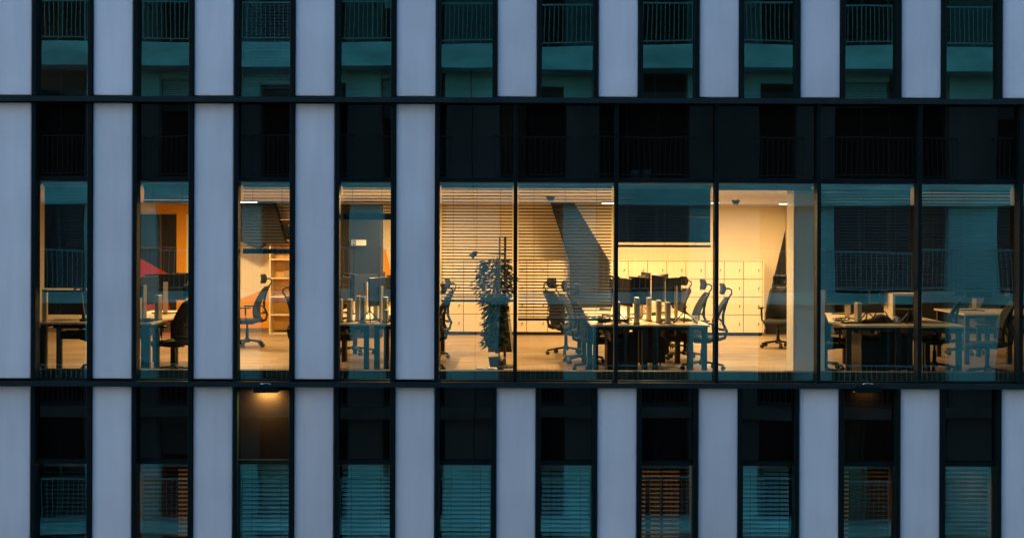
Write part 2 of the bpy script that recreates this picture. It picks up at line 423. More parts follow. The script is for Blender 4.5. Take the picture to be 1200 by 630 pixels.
# ------------------------------------------------------------------ lockers
def lockers(px0, px1, n, label, rows=4):
    d = 9.0
    xa, xb = PX(px0, d), PX(px1, d); zt = PZ(305, d); h = (zt-FL-.06)/rows; w = (xb-xa)/n
    t = thing('locker_bank', label, 'lockers', ((xa+xb)/2, d+.2, FL), 'cream locker banks along the back wall')
    MB().box(xa, xb, d, d+.48, FL+.06, zt).build('carcass', M['lockgap'], t)
    MB().box(xa-.01, xb+.01, d-.03, d+.49, zt, zt+.022).build('top_board', M['locker'], t, bevel=.004)
    MB().box(xa+.01, xb-.01, d+.03, d+.45, FL, FL+.06).build('plinth', M['black'], t)
    MB().box(xb, xb+.02, d-.02, d+.48, FL+.06, zt).build('side_panel', M['locker'], t)
    for i in range(n):
        for j in range(rows):
            x0, z0 = xa+i*w+.003, FL+.06+j*h+.003
            dr = MB().box(x0, x0+w-.012, d-.02, d-.002, z0, z0+h-.012).build('door', M['locker'], t)
            hx, hz = x0+w*.78, z0+h*.5
            MB().tube([(hx, d-.034, hz), (hx, d-.018, hz)], .011, 8).bar((hx, d-.03, hz), (hx-.012, d-.03, hz-.05), .008, .006).build('handle', M['plastic'], dr)
lockers(519, 667, 6, 'shorter cream locker bank left of the dark slanted pillar')
lockers(714, 894, 8, 'longer cream locker bank right of the dark slanted pillar')
# ------------------------------------------------------------------ bookshelf
d = 9.0
xa, xb = PX(315.5, d), PX(392, d)
t = thing('bookshelf', 'tall white open bookshelf with orange back against the cream wall', 'bookshelf', ((xa+xb)/2, d+.2, FL))
zt = PZ(303, d)
zt = PZ(258, d)
MB().box(xa, xb, d+.34, d+.36, FL+.05, zt).build('back_panel', M['shelfback'], t)
MB().box(xa, xa+.03, d, d+.34, FL, zt).build('side_panel', M['oak'], t)
MB().box(xb-.03, xb, d, d+.34, FL, zt).build('side_panel', M['white'], t)
MB().box((xa+xb)/2-.012, (xa+xb)/2+.012, d+.01, d+.34, FL+.05, zt).build('side_panel', M['white'], t)
for py in (258, 281, 304, 326, 348, 369, 391):
    MB().box(xa+.03, xb-.03, d+.005, d+.34, PZ(py, d)-.024, PZ(py, d)).build('shelf', M['oak'], t)
# things on the shelf
def small_box(px0, px1, py0, py1, d, dep, name, mat, label, cat, group=None):
    o = MB().box(PX(px0, d), PX(px1, d), d, d+dep, PZ(py1, d), PZ(py0, d)).build(name, mat, None, bevel=.004)
    return tag(o, label, cat, group)
hl = MB(); cx, cz = PX(340, 9.1), PZ(281, 9.1)
for k in range(26):
    a = random.uniform(0, 6.28); r = random.uniform(.05, .17)
    p = Vector((cx+r*math.cos(a)*1.3, 9.15+random.uniform(-.06, .06), cz+.14+abs(r*math.sin(a))*.9))
    hl.tube([(cx, 9.15, cz+.1), tuple(p)], [.004, .02], 5)
hl.tube([(cx, 9.15, cz), (cx, 9.15, cz+.1)], [.04, .05], 10)
tag(hl.build('potted_plant', M['leaf']), 'small bushy potted plant on the upper shelf of the bookshelf', 'plant')
small_box(328, 331.5, 269, 280.4, 9.08, .2, 'binder', M['orange'], 'orange binder upright on the upper shelf left of the small plant', 'binder')
small_box(333, 343, 318, 325.4, 9.08, .22, 'storage_box', M['box'], 'brown box on the bookshelf shelf at chair headrest height', 'box')
# ------------------------------------------------------------------ chair
def make_chair():
    t = thing('office_chair', 'x', 'chair', (0, 0, 0))
    # five star base
    b = MB()
    for k in range(5):
        a = R(18+72*k); c, s_ = math.cos(a), math.sin(a)
        b.bar((.03*c, .03*s_, .115), (.31*c, .31*s_, .075), .05, .03)
    b.tube([(0, 0, .07), (0, 0, .15)], [.05, .04], 12)
    b.build('star_base', M['plastic'], t, bevel=.006)
    for k in range(5):
        a = R(18+72*k); c, s_ = math.cos(a)*.31, math.sin(a)*.31
        w = MB()
        for q in (-.018, .018):
            w.tube([(c+q*-math.sin(a)-.01*-math.sin(a), s_+q*math.cos(a)-.01*math.cos(a), .03), (c+q*-math.sin(a)+.01*-math.sin(a), s_+q*math.cos(a)+.01*math.cos(a), .03)], .03, 12)
        w.tube([(c, s_, .03), (c, s_, .08)], .012, 6)
        w.build('caster', M['plastic'], t)
    MB().tube([(0, 0, .15), (0, 0, .30)], .028, 12).tube([(0, 0, .30), (0, 0, .42)], .018, 12).build('gas_column', M['plastic'], t)
    MB().box(-.12, .12, -.09, .09, .39, .43).bar((-.08, 0, .41), (-.27, 0, .45), .07, .03).build('tilt_mechanism', M['plastic'], t, bevel=.008)
    # seat: waterfall front
    rows = []
    for i in range(9):
        u = i/8; x = -.23+u*.48; z = .475-.02*math.sin(u*3.1)-(.05*((u-.8)/.2)**2 if u > .8 else 0)
        hw = .25*(1-.25*abs(2*u-1)**3.5)
        rows.append([(x, hw*(j/4-1), z-.012*(1-abs(j/4-1))+(-.012 if j in (0, 8) else 0)) for j in range(9)])
    MB().sheet(rows, .06).build('seat', M['fabric'], t, bevel=.0)
    # backrest: S profile, bent round the body, rounded top
    rows = []
    for i in range(13):
        u = i/12; z = .50+u*.56
        x = -.235+.045*math.sin(u*math.pi*1.15+.2)-.13*u**1.6
        hw = .235*(1-.32*max(0, u-.25)**1.4)*(1-.25*max(0, .15-u)/.15)
        if u > .9: hw *= 1-.25*((u-.9)/.1)**2
        rows.append([(x+.05*abs(j/4-1)**2, hw*(j/4-1), z) for j in range(9)])
    MB().sheet(rows, .022).build('backrest', M['mesh'], t)
    # spine and lumbar loop behind the back
    sp = MB()
    sp.tube([(-.24, 0, .44), (-.33, 0, .47), (-.355, 0, .56), (-.30, 0, .68), (-.30, 0, .80), (-.335, 0, .94), (-.38, 0, 1.06)], [.025, .024, .022, .02, .02, .018, .016], 8)
    for q in (-1, 1):
        sp.tube([(-.30, 0, .69), (-.27, q*.1, .72), (-.235, q*.19, .76)], .012, 6)
        sp.tube([(-.345, 0, .60), (-.30, q*.12, .585), (-.23, q*.2, .60)], .014, 6)
    sp.build('back_frame', M['plastic'], t)
    hd = MB(); rows = []
    for i in range(7):
        u = i/6; a = (u-.5)*2.0
        x = -.33+.055*(math.cos(a)-1)*-1.0-.0; z = 1.19+.085*math.sin(a)
        hw = .135*(1-.25*abs(2*u-1)**3)
        rows.append([(x+.05*abs(j/4-1)**2, hw*(j/4-1), z) for j in range(9)])
    hd.sheet(rows, .028)
    h = hd.build('headrest', M['mesh'], t)
    MB().tube([(-.375, 0, 1.05), (-.425, 0, 1.12), (-.425, 0, 1.17), (-.385, 0, 1.195), (-.335, 0, 1.19)], .013, 8).build('headrest_stalk', M['plastic'], h)
    for q in (-1, 1):
        MB().tube([(-.06, q*.17, .43), (-.05, q*.29, .47), (-.04, q*.30, .58), (-.04, q*.30, .68)], .017, 8).box(-.13, .12, q*.30-.035, q*.30+.035, .68, .705).build('armrest', M['plastic'], t, bevel=.008)
    return t
proto = make_chair()
proto.scale = (.95, .95, .945)
used = [False]
def chair(x, d, deg, label, group='black ergonomic office chairs'):
    c = proto if not used[0] else copy_tree(proto)
    used[0] = True
    place(c, (x, d, FL), R(deg), label, group)
    return c
chair(2.66, 2.70, 176, 'black headrest chair nearest the glass at the right side of the middle bench')
chair(2.62, 4.25, 184, 'second black headrest chair from the glass at the right side of the middle bench')
chair(2.55, 5.75, 200, 'third black chair from the glass at the right side of the middle bench, tilted')
chair(1.16, 2.45, 8, 'black chair with high headrest nearest the glass at the left side of the middle bench')
chair(1.05, 3.65, -10, 'black chair half hidden behind the nearest one, left side of the middle bench')
chair(.85, 5.0, 30, 'black chair farthest from the glass, left side of the middle bench')
chair(-1.22, 2.5, 178, 'black chair right of the left bench, cut by the cladding strip beside the blind')
chair(-1.25, 4.3, 188, 'farther black chair behind the one cut by the cladding strip')
chair(-2.76, 2.55, 6, 'black chair in front of the bookshelf cut by the cladding strip')
chair(-4.40, 6.3, 178, 'black headrest chair standing before the orange painted triangle')
chair(-4.47, 1.75, 152, 'black chair with its back to the glass in the red doorway bay')
chair(-5.55, 2.3, 20, 'black chair tucked under the desk with the wooden end panel')
chair(4.45, 6.4, 250, 'black headrest chair in front of the dark slanted wall by the column')
chair(4.35, 2.75, 15, 'black chair under the left desk of the dim right zone')
chair(5.85, 2.55, 160, 'black swivel chair at the right end of the dim desks, turned sideways')
chair(6.35, 1.9, 172, 'black chair close to the glass at the end of the tripod desk')
chair(4.15, 1.75, 35, 'black chair close to the glass at the left end of the desk with cables')
chair(7.15, 5.2, 185, 'black chair behind the far desk at the right edge')
chair(-2.45, 4.9, 60, 'black chair turned sideways beneath the left bench', )
# ------------------------------------------------------------------ desks
DL = 1.40
def make_desk(w=.74, l=DL):
    t = thing('desk', 'x', 'desk', (0, 0, 0))
    zt = .742
    MB().box(-w/2, w/2, -l/2+.004, l/2-.004, zt-.026, zt).build('desktop', M['oak'], t, bevel=.003)
    for sx in (-1, 1):
        for sy in (-1, 1):
            x, y = sx*(w/2-.06), sy*(l/2-.06)
            MB().box(x-.032, x+.032, y-.032, y+.032, 0, zt-.07).build('leg', M['black'], t, bevel=.003)
    m = MB()
    for sy in (-1, 1): m.box(-w/2+.03, w/2-.03, sy*(l/2-.06)-.025, sy*(l/2-.06)+.025, zt-.07, zt-.028)
    m.box(-.03, .03, -l/2+.09, l/2-.09, zt-.10, zt-.04)
    m.build('desk_frame', M['black'], t)
    m = MB().box(-.11, .11, -l/2+.2, l/2-.2, zt-.23, zt-.22).box(-.11, -.105, -l/2+.2, l/2-.2, zt-.22, zt-.13).box(.105, .11, -l/2+.2, l/2-.2, zt-.22, zt-.13)
    m.build('cable_tray', M['black'], t)
    return t
dproto = make_desk(); dused = [False]
DG = 'pale topped desks with black legs'
def desk(x, d, label, rz=0, group=DG):
    c = dproto if not dused[0] else copy_tree(dproto)
    dused[0] = True
    return place(c, (x, d, FL), R(rz), label, group)
A0 = .85
for j in range(3):
    where = ['nearest the glass', 'in the middle', 'farthest from the glass'][j]
    desk(1.37, A0+DL*(j+.5), 'pale desk %s in the left row of the middle bench' % where)
    desk(2.12, A0+DL*(j+.5), 'pale desk %s in the right row of the middle bench' % where)
    desk(-2.14, A0+DL*(j+.5), 'pale desk %s in the left row of the sign bench' % where)
    desk(-1.39, A0+DL*(j+.5), 'pale desk %s in the right row of the sign bench' % where)
desk(-4.90, A0+DL*.5, 'pale desk left of the black chair in the red doorway bay')
desk(-4.90, A0+DL*1.5, 'farther pale desk in the red doorway bay')
desk(-5.30, 1.3, 'pale desk set along the glass beside the wooden end panel', 90)
desk(4.56, A0+DL*.5, 'pale desk with cables and a white shelf box in the dim right zone')
desk(5.33, A0+DL*.5, 'pale desk with a small black tripod in the dim right zone')
desk(4.56, A0+DL*1.5, 'second pale desk from the glass behind the cable covered one')
desk(5.33, A0+DL*1.5, 'second pale desk from the glass behind the tripod desk')
desk(6.95, 4.2, 'pale desk at the far right edge with its lit top')
desk(7.70, 4.2, 'pale desk behind the right edge mullion')
DT = FL+.742
# ------------------------------------------------------------------ monitors
def make_monitor():
    t = thing('monitor', 'x', 'monitor', (0, 0, 0))
    MB().box(-.27, .27, -.012, .012, .17, .50).build('screen_panel', M['screen'], t, bevel=.004)
    MB().box(-.26, .26, .0125, .0145, .185, .49).build('screen_face', M['oppwin'], t)
    MB().box(-.03, .03, -.05, -.018, .012, .40).build('stand', M['alu'], t, bevel=.003)
    MB().box(-.05, .05, -.02, -.012, .29, .39).build('bracket', M['black'], t)
    MB().bar((0, -.03, .008), (-.16, .13, .008), .03, .014).bar((0, -.03, .008), (.16, .13, .008), .03, .014).build('foot', M['black'], t)
    return t
mproto = make_monitor(); mproto.scale = (1.04, 1, 1.12); mused = [False]
def monitor(x, d, deg, label, dz=0):
    c = mproto if not mused[0] else copy_tree(mproto)
    mused[0] = True
    place(c, (x, d, DT+.001), R(deg), label, 'dark monitors on pale stands')
    if dz: c.scale = (1, 1, dz)
mon = [(1.50, 1.6, 101, 'narrow looking dark monitor nearest the left mullion on the middle bench'),
       (1.84, 3.0, 76, 'tall dark monitor second from the left on the middle bench'),
       (2.06, 2.9, 101, 'dark monitor third from the left on the middle bench'),
       (2.16, 1.9, 64, 'wide dark monitor at the right of the group on the middle bench'),
       (2.05, 4.5, 97, 'small looking far monitor in the right row of the middle bench'),
       (1.42, 2.6, 99, 'dark monitor behind the slats left of the mullion on the middle bench'),
       (1.46, 4.2, 84, 'far dark monitor behind the slats on the middle bench'),
       (1.30, 1.5, 84, 'dark monitor cut by the left mullion on the middle bench'),
       (1.72, 2.1, 112, 'dark monitor behind the tallest pale tower on the middle bench'),
       (2.20, 3.4, 72, 'dark monitor just left of the nearest headrests on the middle bench'),
       (-2.20, 1.9, 108, 'dark monitor behind the leftmost pale towers below the white sign'),
       (4.95, 1.9, 68, 'dark monitor behind the pouch on the right desk'),
       (-2.30, 3.2, 116, 'dark monitor at the far left below the white sign'),
       (-2.06, 2.9, 60, 'highest looking dark monitor right below the white sign'),
       (-1.74, 1.55, 68, 'largest dark monitor, in front of the others below the white sign'),
       (-1.66, 2.4, 104, 'dark monitor just left of the orange triangle'),
       (-1.95, 4.5, 95, 'small looking far monitor behind the ones below the white sign'),
       (-4.85, 1.6, 60, 'dark monitor at the left edge in front of the red shape'),
       (-4.86, 2.8, 20, 'wide dark monitor behind the pale towers in front of the red shape'),
       (-4.62, 3.3, -8, 'far wide dark monitor right of the red shape'),
       (4.55, 2.2, 160, 'dark monitor with a brown glow on the desk with cables'),
       (4.80, 3.2, 15, 'far dark monitor behind the desk with cables'),
       (5.25, 2.6, 175, 'dark monitor behind the tripod desk in the dim right zone'),
       (7.0, 4.3, 150, 'dark monitor on the desk at the far right edge')]
for a in mon: monitor(*a)
# slim pale upright towers
tow = [(1.36, 1.2, .31), (1.59, 1.05, .38), (1.80, 1.6, .35), (1.89, 1.25, .33), (1.99, 1.1, .31),
       (-2.19, 1.1, .34), (-2.09, 1.3, .33), (-2.0, 1.45, .37), (-1.89, 1.05, .38), (-1.80, 1.8, .36), (-1.63, 1.3, .36), (-1.60, 1.1, .19),
       (-4.78, 1.15, .34), (-4.60, 1.45, .37), (4.48, 1.35, .30)]
where = ['beside the left mullion, first of five on the middle bench', 'tallest, second of five from the left on the middle bench', 'third of five from the left on the middle bench',
         'fourth of five from the left on the middle bench', 'rightmost of five on the middle bench', 'leftmost of those below the white sign',
         'second from the left below the white sign', 'third from the left below the white sign', 'fourth from the left below the white sign', 'half hidden behind the others below the white sign',
         'tall one before the orange triangle', 'short one before the orange triangle', 'before the red shape at the left of its bay', 'right of the red shape beside the monitor',
         'standing alone among cables on the right desk']
for (x, d, h), wl in zip(tow, where):
    h *= .88
    t = thing('slim_computer', 'slim pale upright computer '+wl, 'computer', (x, d, DT+.001), 'slim pale upright computers on the desks')
    b = MB().box(x-.028, x+.028, d-.09, d+.09, DT+.012, DT+h).build('casing', M['alu'], t, bevel=.005)
    MB().box(x-.04, x+.04, d-.06, d+.06, DT+.001, DT+.012).build('foot', M['plastic'], t)
    MB().tube([(x, d-.0925, DT+h-.03), (x, d-.0895, DT+h-.03)], .006, 8).build('power_button', M['plastic'], t)
# small black tripods
def tripod(x, d, h, label):
    t = thing('tripod_stand', label, 'stand', (x, d, DT+.001), 'small black tripod stands on the desks')
    for a in (200, 340, 90):
        MB().bar((x, d, DT+h), (x+h*.95*math.cos(R(a)), d+h*.6*math.sin(R(a)), DT+.008), .014, .012).build('leg', M['black'], t)
    MB().tube([(x, d, DT+h-.01), (x, d, DT+h+.05)], .012, 8).build('head', M['black'], t)
tripod(2.20, 1.02, .17, 'small black tripod near the right corner of the middle bench')
tripod(1.33, 1.02, .17, 'small black tripod near the left mullion on the middle bench')
tripod(4.55, 1.15, .16, 'small black tripod between cables on the right desk')
tripod(5.05, 1.05, .15, 'small black tripod alone on the tripod desk')
tripod(-1.80, .98, .16, 'small dark tripod on the desk below the white sign')
tripod(-4.8, 1.0, .14, 'small dark tripod on the desk left of the black chair')
# keyboards + tangled cables
def cable(x, d, n, label, rad=.16, name='cable_tangle'):
    m = MB()
    for k in range(n):
        p = [Vector((x+random.uniform(-rad, rad), d+random.uniform(-.12, .12), DT+.006)) for _ in range(5)]
        path = []
        for i in range(len(p)-1):
            for u in (0, .33, .66):
                q = p[i].lerp(p[i+1], u); q.z = DT+.006+.05*random.random()
                path.append(q)
        m.tube(path, .0045, 5)
    tag(m.build(name, M['plastic']), label, 'cables', 'tangled black cables on the desks')
cable(1.4, 1.15, 5, 'tangle of black cables near the left mullion on the middle bench')
cable(2.05, 1.3, 5, 'tangle of black cables before the wide monitor on the middle bench')
cable(-2.25, 1.15, 5, 'tangle of dark cables at the left below the white sign')
cable(-1.5, 1.2, 6, 'tangle of dark cables at the right below the white sign')
cable(4.7, 1.3, 8, 'wide tangle of black and pale cables on the right desk', .24)
cable(1.05, 1.9, 5, 'tangle of cables hanging on the left edge of the middle bench')
cable(-4.7, 1.1, 4, 'tangle of dark cables before the red shape')
cable(4.3, 1.5, 4, 'tangle of cables at the left end of the right desk', .12)
def keyboard(x, d, deg, label):
    t = thing('keyboard', label, 'keyboard', (x, d, DT+.001), 'black keyboards on the desks')
    m = MB().box(-.21, .21, -.065, .065, 0, .014)
    o = m.build('case', M['plastic'], None, bevel=.003); o.parent = t
    m = MB()
    for i in range(14):
        for j in range(4): m.box(-.2+i*.0288, -.2+i*.0288+.024, -.056+j*.029, -.056+j*.029+.024, .0142, .02)
    o = m.build('keys', M['screen'], None); o.parent = t
    t.rotation_euler = (0, 0, R(deg))
keyboard(2.3, 1.75, 90, 'black keyboard before the wide monitor on the middle bench')
keyboard(1.2, 1.5, 92, 'black keyboard at the left side of the middle bench')
keyboard(-2.3, 1.6, 88, 'black keyboard at the left below the white sign')
keyboard(-1.2, 1.7, 90, 'black keyboard at the right below the white sign')
keyboard(4.45, 1.25, 15, 'black keyboard at the left end of the right desk')
def mug(x, d, label, mat='pot'):
    t = thing('mug', label, 'mug', (x, d, DT+.001), 'mugs on the desks')
    MB().tube([(x, d, DT+.001), (x, d, DT+.09)], [.036, .04], 14).build('cup', M[mat], t)
    MB().tube([(x+.036, d, DT+.07), (x+.065, d, DT+.06), (x+.065, d, DT+.035), (x+.036, d, DT+.02)], .005, 6).build('handle', M[mat], t)
mug(2.36, 1.25, 'white mug near the right end of the middle bench'); mug(1.14, 1.2, 'dark mug on the left row of the middle bench', 'fabric')
mug(-1.42, 1.05, 'white mug before the orange triangle'); mug(4.95, 1.3, 'pale mug between the pouch and the mullion'); mug(-2.36, 1.25, 'dark mug at the left below the white sign', 'fabric')
def papers(x, d, label, n=5):
    m = MB()
    for i in range(n):
        a = R(random.uniform(-14, 14)); mt = Matrix.Translation((x, d, DT+.002+i*.003)) @ Matrix.Rotation(a, 4, 'Z')
        m.box(-.105, .105, -.148, .148, 0, .0025, mt)
    tag(m.build('paper_stack', M['signw']), label, 'papers', 'loose paper stacks on the desks')
papers(2.25, 2.3, 'loose paper stack before the wide monitor on the middle bench'); papers(1.2, 2.1, 'loose paper stack on the left row of the middle bench')
papers(4.4, 1.9, 'loose paper stack behind the cables on the right desk'); papers(5.5, 1.5, 'loose paper stack on the tripod desk'); papers(-1.3, 2.2, 'loose paper stack before the orange triangle')
def pedestal(x, d, label):
    t = thing('drawer_pedestal', label, 'drawers', (x, d, FL), 'black drawer pedestals under the desks')
    MB().box(x-.19, x+.19, d-.22, d+.28, FL+.05, FL+.56).build('cabinet', M['plastic'], t, bevel=.004)
    for j in range(3): MB().box(x-.185, x+.185, d-.235, d-.222, FL+.06+j*.165, FL+.215+j*.165).bar((x-.06, d-.245, FL+.18+j*.165), (x+.06, d-.245, FL+.18+j*.165), .008, .008).build('drawer', M['screen'], t)
    for q in (-1, 1):
        MB().tube([(x+q*.14-.01, d, FL+.025), (x+q*.14+.01, d, FL+.025)], .024, 10).build('caster', M['plastic'], t)
pedestal(1.45, 1.9, 'black drawer pedestal under the left row of the middle bench'); pedestal(2.0, 3.3, 'black drawer pedestal under the right row of the middle bench')
pedestal(4.75, 1.7, 'black drawer pedestal under the desk with cables'); pedestal(5.2, 2.4, 'black drawer pedestal under the tripod desk')
# white shelf box on right desk
t = thing('desktop_shelf', 'pale wooden shelf unit standing on the right desk beside the mullion', 'shelf', (PX(1058, 1.5), 1.6, DT))
xa, xb = PX(1044, 1.5), PX(1078, 1.5); zt = PZ(342, 1.5)
MB().box(xa, xb, 1.4, 1.8, zt-.03, zt).build('top_board', M['oak'], t)
MB().box(xa, xa+.03, 1.4, 1.8, DT+.001, zt-.031).build('side_panel', M['oak'], t)
MB().box(xb-.03, xb, 1.4, 1.8, DT+.001, zt-.031).build('side_panel', M['oak'], t)
MB().box(xa+.03, xb-.03, 1.77, 1.79, DT+.001, zt-.031).build('back_panel', M['box'], t)
MB().box(xa+.031, xb-.031, 1.42, 1.77, DT+.17, DT+.18).build('shelf', M['oak'], t)
# black bag on right desk
m = MB(); rows = []
x, d_ = PX(1034, 1.3), 1.35
for i in range(7):
    a = i/6*math.pi
    rows.append([(x-.13*math.cos(a), d_+.1*math.cos(j/6*math.pi), DT+.01+.10*math.sin(a)*math.sin(j/6*math.pi)**.5) for j in range(7)])
m.sheet(rows, .01)
t = thing('helmet', 'rounded grey pouch lying among the cables on the right desk', 'pouch', (x, d_, DT)); t.name = 'pouch'
m.build('pouch_body', M['fabric'], t)
MB().tube([(x-.1, d_, DT+.07), (x-.05, d_, DT+.15), (x+.05, d_, DT+.15), (x+.1, d_, DT+.07)], .008, 6).build('strap', M['plastic'], t)
# desk screen + end panels (left bay)
t = thing('desk_screen', 'dark fabric desk screen between two pale wooden posts at the left', 'screen', (PX(80, 1.6), 1.62, FL))
MB().box(PX(55, 1.68), PX(108, 1.68), 1.66, 1.70, PZ(370, 1.7), PZ(344, 1.7)).build('fabric_panel', M['fabric'], t, bevel=.006)
MB().box(PX(106, 1.68), PX(110, 1.68), 1.64, 1.72, DT, PZ(341, 1.7)).build('post', M['woodend'], t)
o = MB().box(PX(49.5, 1.0), PX(55, 1.0), 1.0, 1.05, FL, PZ(341, 1.0)).build('end_panel', M['woodend'], None, bevel=.003)
tag(o, 'tall pale wooden end panel at the left end of the desk', 'panel')
# slender desk lamp/antenna in first bay
t = thing('desk_lamp', 'thin upright white desk lamp on a black base, leftmost bay', 'lamp', (PX(100, 1.2), 1.2, DT))
MB().tube([(PX(100, 1.2), 1.2, DT), (PX(100, 1.2), 1.2, DT+.03)], .07, 14).build('lamp_base', M['plastic'], t)
MB().tube([(PX(100, 1.2), 1.2, DT+.03), (PX(95, 1.2), 1.2, PZ(330, 1.2)), (PX(93, 1.2), 1.2, PZ(312, 1.2))], .007, 6).build('lamp_arm', M['alu'], t)
# ------------------------------------------------------------------ tall plant, floor lamp, board
px_, pd = PX(583, 2.3), 2.3
t = thing('climbing_plant', 'tall bushy climbing plant on a pole behind the blind', 'plant', (px_, pd, FL))
MB().tube([(px_, pd, FL+.25), (px_+.01, pd, FL+1.0), (px_, pd, PZ(305, pd))], .03, 8).build('moss_pole', M['stem'], t)
st = MB(); lf = MB()
random.seed(21)
for k in range(1000):
    u = random.random(); z = FL+.35+u*(PZ(303, pd)-FL-.35)
    a = random.uniform(0, 6.283)
    rr = (.05+.10*min(1, u*1.8)+.05*math.sin(u*9+1)+.05*(1-abs(2*u-1)))*random.uniform(.5, 1.25)
    c = Vector((px_-.03+rr*math.cos(a), pd+rr*math.sin(a), z))
    if k % 4 == 0: st.tube([(px_, pd, z-.05), ((px_+c.x)/2, (pd+c.y)/2, z+.03), tuple(c)], .003, 4)
    L_ = random.uniform(.06, .12); W_ = L_*random.uniform(.35, .5)
    dirv = Vector((math.cos(a), math.sin(a), random.uniform(-1.0, .15))).normalized()
    side = dirv.cross(Vector((0, 0, 1))).normalized()
    nrm = side.cross(dirv)
    pts = [c, c+dirv*L_*.35+side*W_*.5+nrm*.008, c+dirv*L_*.75+side*W_*.35, c+dirv*L_, c+dirv*L_*.75-side*W_*.35, c+dirv*L_*.35-side*W_*.5+nrm*.008]
    mid = c+dirv*L_*.5-nrm*.012
    o_ = len(lf.v); lf.v += [tuple(p) for p in pts]+[tuple(mid)]
    for q in range(6): lf.f.append((o_+q, o_+(q+1) % 6, o_+6)); lf.sm.append(False)
lf.build('foliage', M['leaf'], t); st.build('stems', M['stem'], t)
pt = MB().tube([(px_, pd, FL+.002), (px_, pd, FL+.2)], [.09, .12], 20).build('plant_pot', M['plastic'], t)
for i, px2 in enumerate((564, 577)):
    o = MB().tube([(PX(px2, 1.7), 1.7, FL+.06), (PX(px2, 1.7), 1.7, FL+.09), (PX(px2, 1.7), 1.7, FL+.115)], [.03, .07, .065], 16).build('dish', M['pot'])
    tag(o, ['white dish on the floor left of the plant pot', 'white dish on the floor right beside the plant pot'][i], 'dish')
t = thing('floor_lamp', 'black floor lamp with a long arm over the tall plant', 'lamp', (PX(592, 2.9), 2.9, FL))
lx = PX(592, 2.9); ld = 2.9
MB().tube([(lx, ld, FL), (lx, ld, FL+.03)], .16, 20).build('lamp_base', M['black'], t)
MB().tube([(lx, ld, FL+.03), (lx, ld, PZ(277, ld))], .018, 8).tube([(lx-.08, ld, FL+.03), (lx-.08, ld, PZ(277, ld))], .010, 8).build('lamp_pole', M['black'], t)
MB().tube([(lx, ld, PZ(298, ld)), (PX(558, ld), ld, PZ(296, ld))], .009, 6).build('lamp_arm', M['black'], t)
MB().tube([(PX(552, ld), ld, PZ(301, ld)), (PX(556, ld), ld, PZ(297, ld)), (PX(560, ld), ld, PZ(295.5, ld))], [.045, .04, .015], 12).build('lamp_shade', M['black'], t)
t = thing('leaning_board', 'black presentation board with a pale edge leaning behind the plant', 'board', (PX(588, 3.2), 3.2, FL))
poly([(572, 345), (592, 345), (600, 412), (572, 412)], 3.2, .04, 'board_panel', M['black'], t)
poly([(592, 344), (594.5, 344), (603, 413), (600.5, 413)], 3.2, .045, 'board_edge', M['alu'], t)
# ------------------------------------------------------------------ ceiling lights & detectors
def area(x, d, z, sx, sy, power, colr, rot=(0, 0, 0), name='lamp_light'):
    y_ = d
    l = bpy.data.lights.new(name, 'AREA'); l.shape = 'RECTANGLE'; l.size = sx; l.size_y = sy; l.energy = power*((.50 if y_ < 5 else .39) if name == 'lamp_light' else .8); l.color = colr
    o = bpy.data.objects.new(name, l); col.objects.link(o); o.location = (x, d, z); o.rotation_euler = rot
    return o
WARM = (1, .65, .31)
def ceiling_light(x, d, ln, power, label, along='x', colr=WARM):
    t = thing('ceiling_light', label, 'light', (x, d, CE), 'slim ceiling lights of the office')
    sx, sy = (ln, .09) if along == 'x' else (.09, ln)
    MB().box(x-sx/2-.01, x+sx/2+.01, d-sy/2-.01, d+sy/2+.01, CE-.035, CE-.001).build('housing', M['white'], t)
    MB().box(x-sx/2, x+sx/2, d-sy/2, d+sy/2, CE-.045, CE-.0355).build('diffuser', M['lamp'], t)
    a = area(x, d, CE-.05, sx, sy, power, colr); a.parent = t; a.location = (0, 0, -.05); a['_loc'] = (0, 0, 0)
CG = [(-4.68, 7.5, .4, 60, 'slim ceiling light above the chair before the orange triangle'),
      (1.78, 7.5, .4, 75, 'slim ceiling light showing at the right edge of the slanted pillar blind'),
      (-1.65, 7.6, .3, 60, 'slim ceiling light in front of the shorter locker bank'),
      (4.84, 7.5, .3, 60, 'short ceiling light near the dark slanted wall'),
      (3.47, 6.9, .301, 55, 'short added ceiling light, unseen, over the longer locker bank'),  # added lamp, kept out of sight behind a mullion
      (-1.57, 3.0, 1.2, 60, 'long added ceiling light, unseen, over the bench seen by the sign'),  # added to light the near desks, hidden by a cladding strip
      (1.74, 2.6, 1.2, 75, 'long added ceiling light, unseen, over the middle bench'),  # added to light the bench, screened by the closed blind
      (-4.5, 3.6, 1.2, 55, 'long added ceiling light, unseen, over the desks of the red doorway bay'),  # another added near lamp, out of view
      (-6.6, 6.5, .6, 40, 'slim ceiling light at the far left of the office')]
for c in CG: ceiling_light(c[0], c[1], c[2], c[3], c[4], 'y' if c[2] > 1 or c[2] == .301 else 'x')
ceiling_light(8.2, 7.5, .58, 9, 'bright slim ceiling light glowing through the far right blind')
ceiling_light(4.12, 2.3, .3, 19, 'short added ceiling light hidden behind the mullion beside the column', 'y')  # added to brighten the right zone, no such fixture in view
def detector(px, py, d, label):
    t = thing('smoke_detector', label, 'smoke detector', (PX(px, d), d, CE), 'round smoke detectors on the ceiling')
    x = PX(px, d)
    MB().tube([(x, d, CE-.001), (x, d, CE-.03)], .07, 16).build('base', M['screen'], t)
    MB().tube([(x, d, CE-.03), (x, d, CE-.07)], [.06, .045], 16).build('cap', M['screen'], t)
detector(645, 0, 4.6, 'round dark smoke detector left of the slanted pillar top')
detector(862, 0, 6.5, 'round dark smoke detector over the longer locker bank')
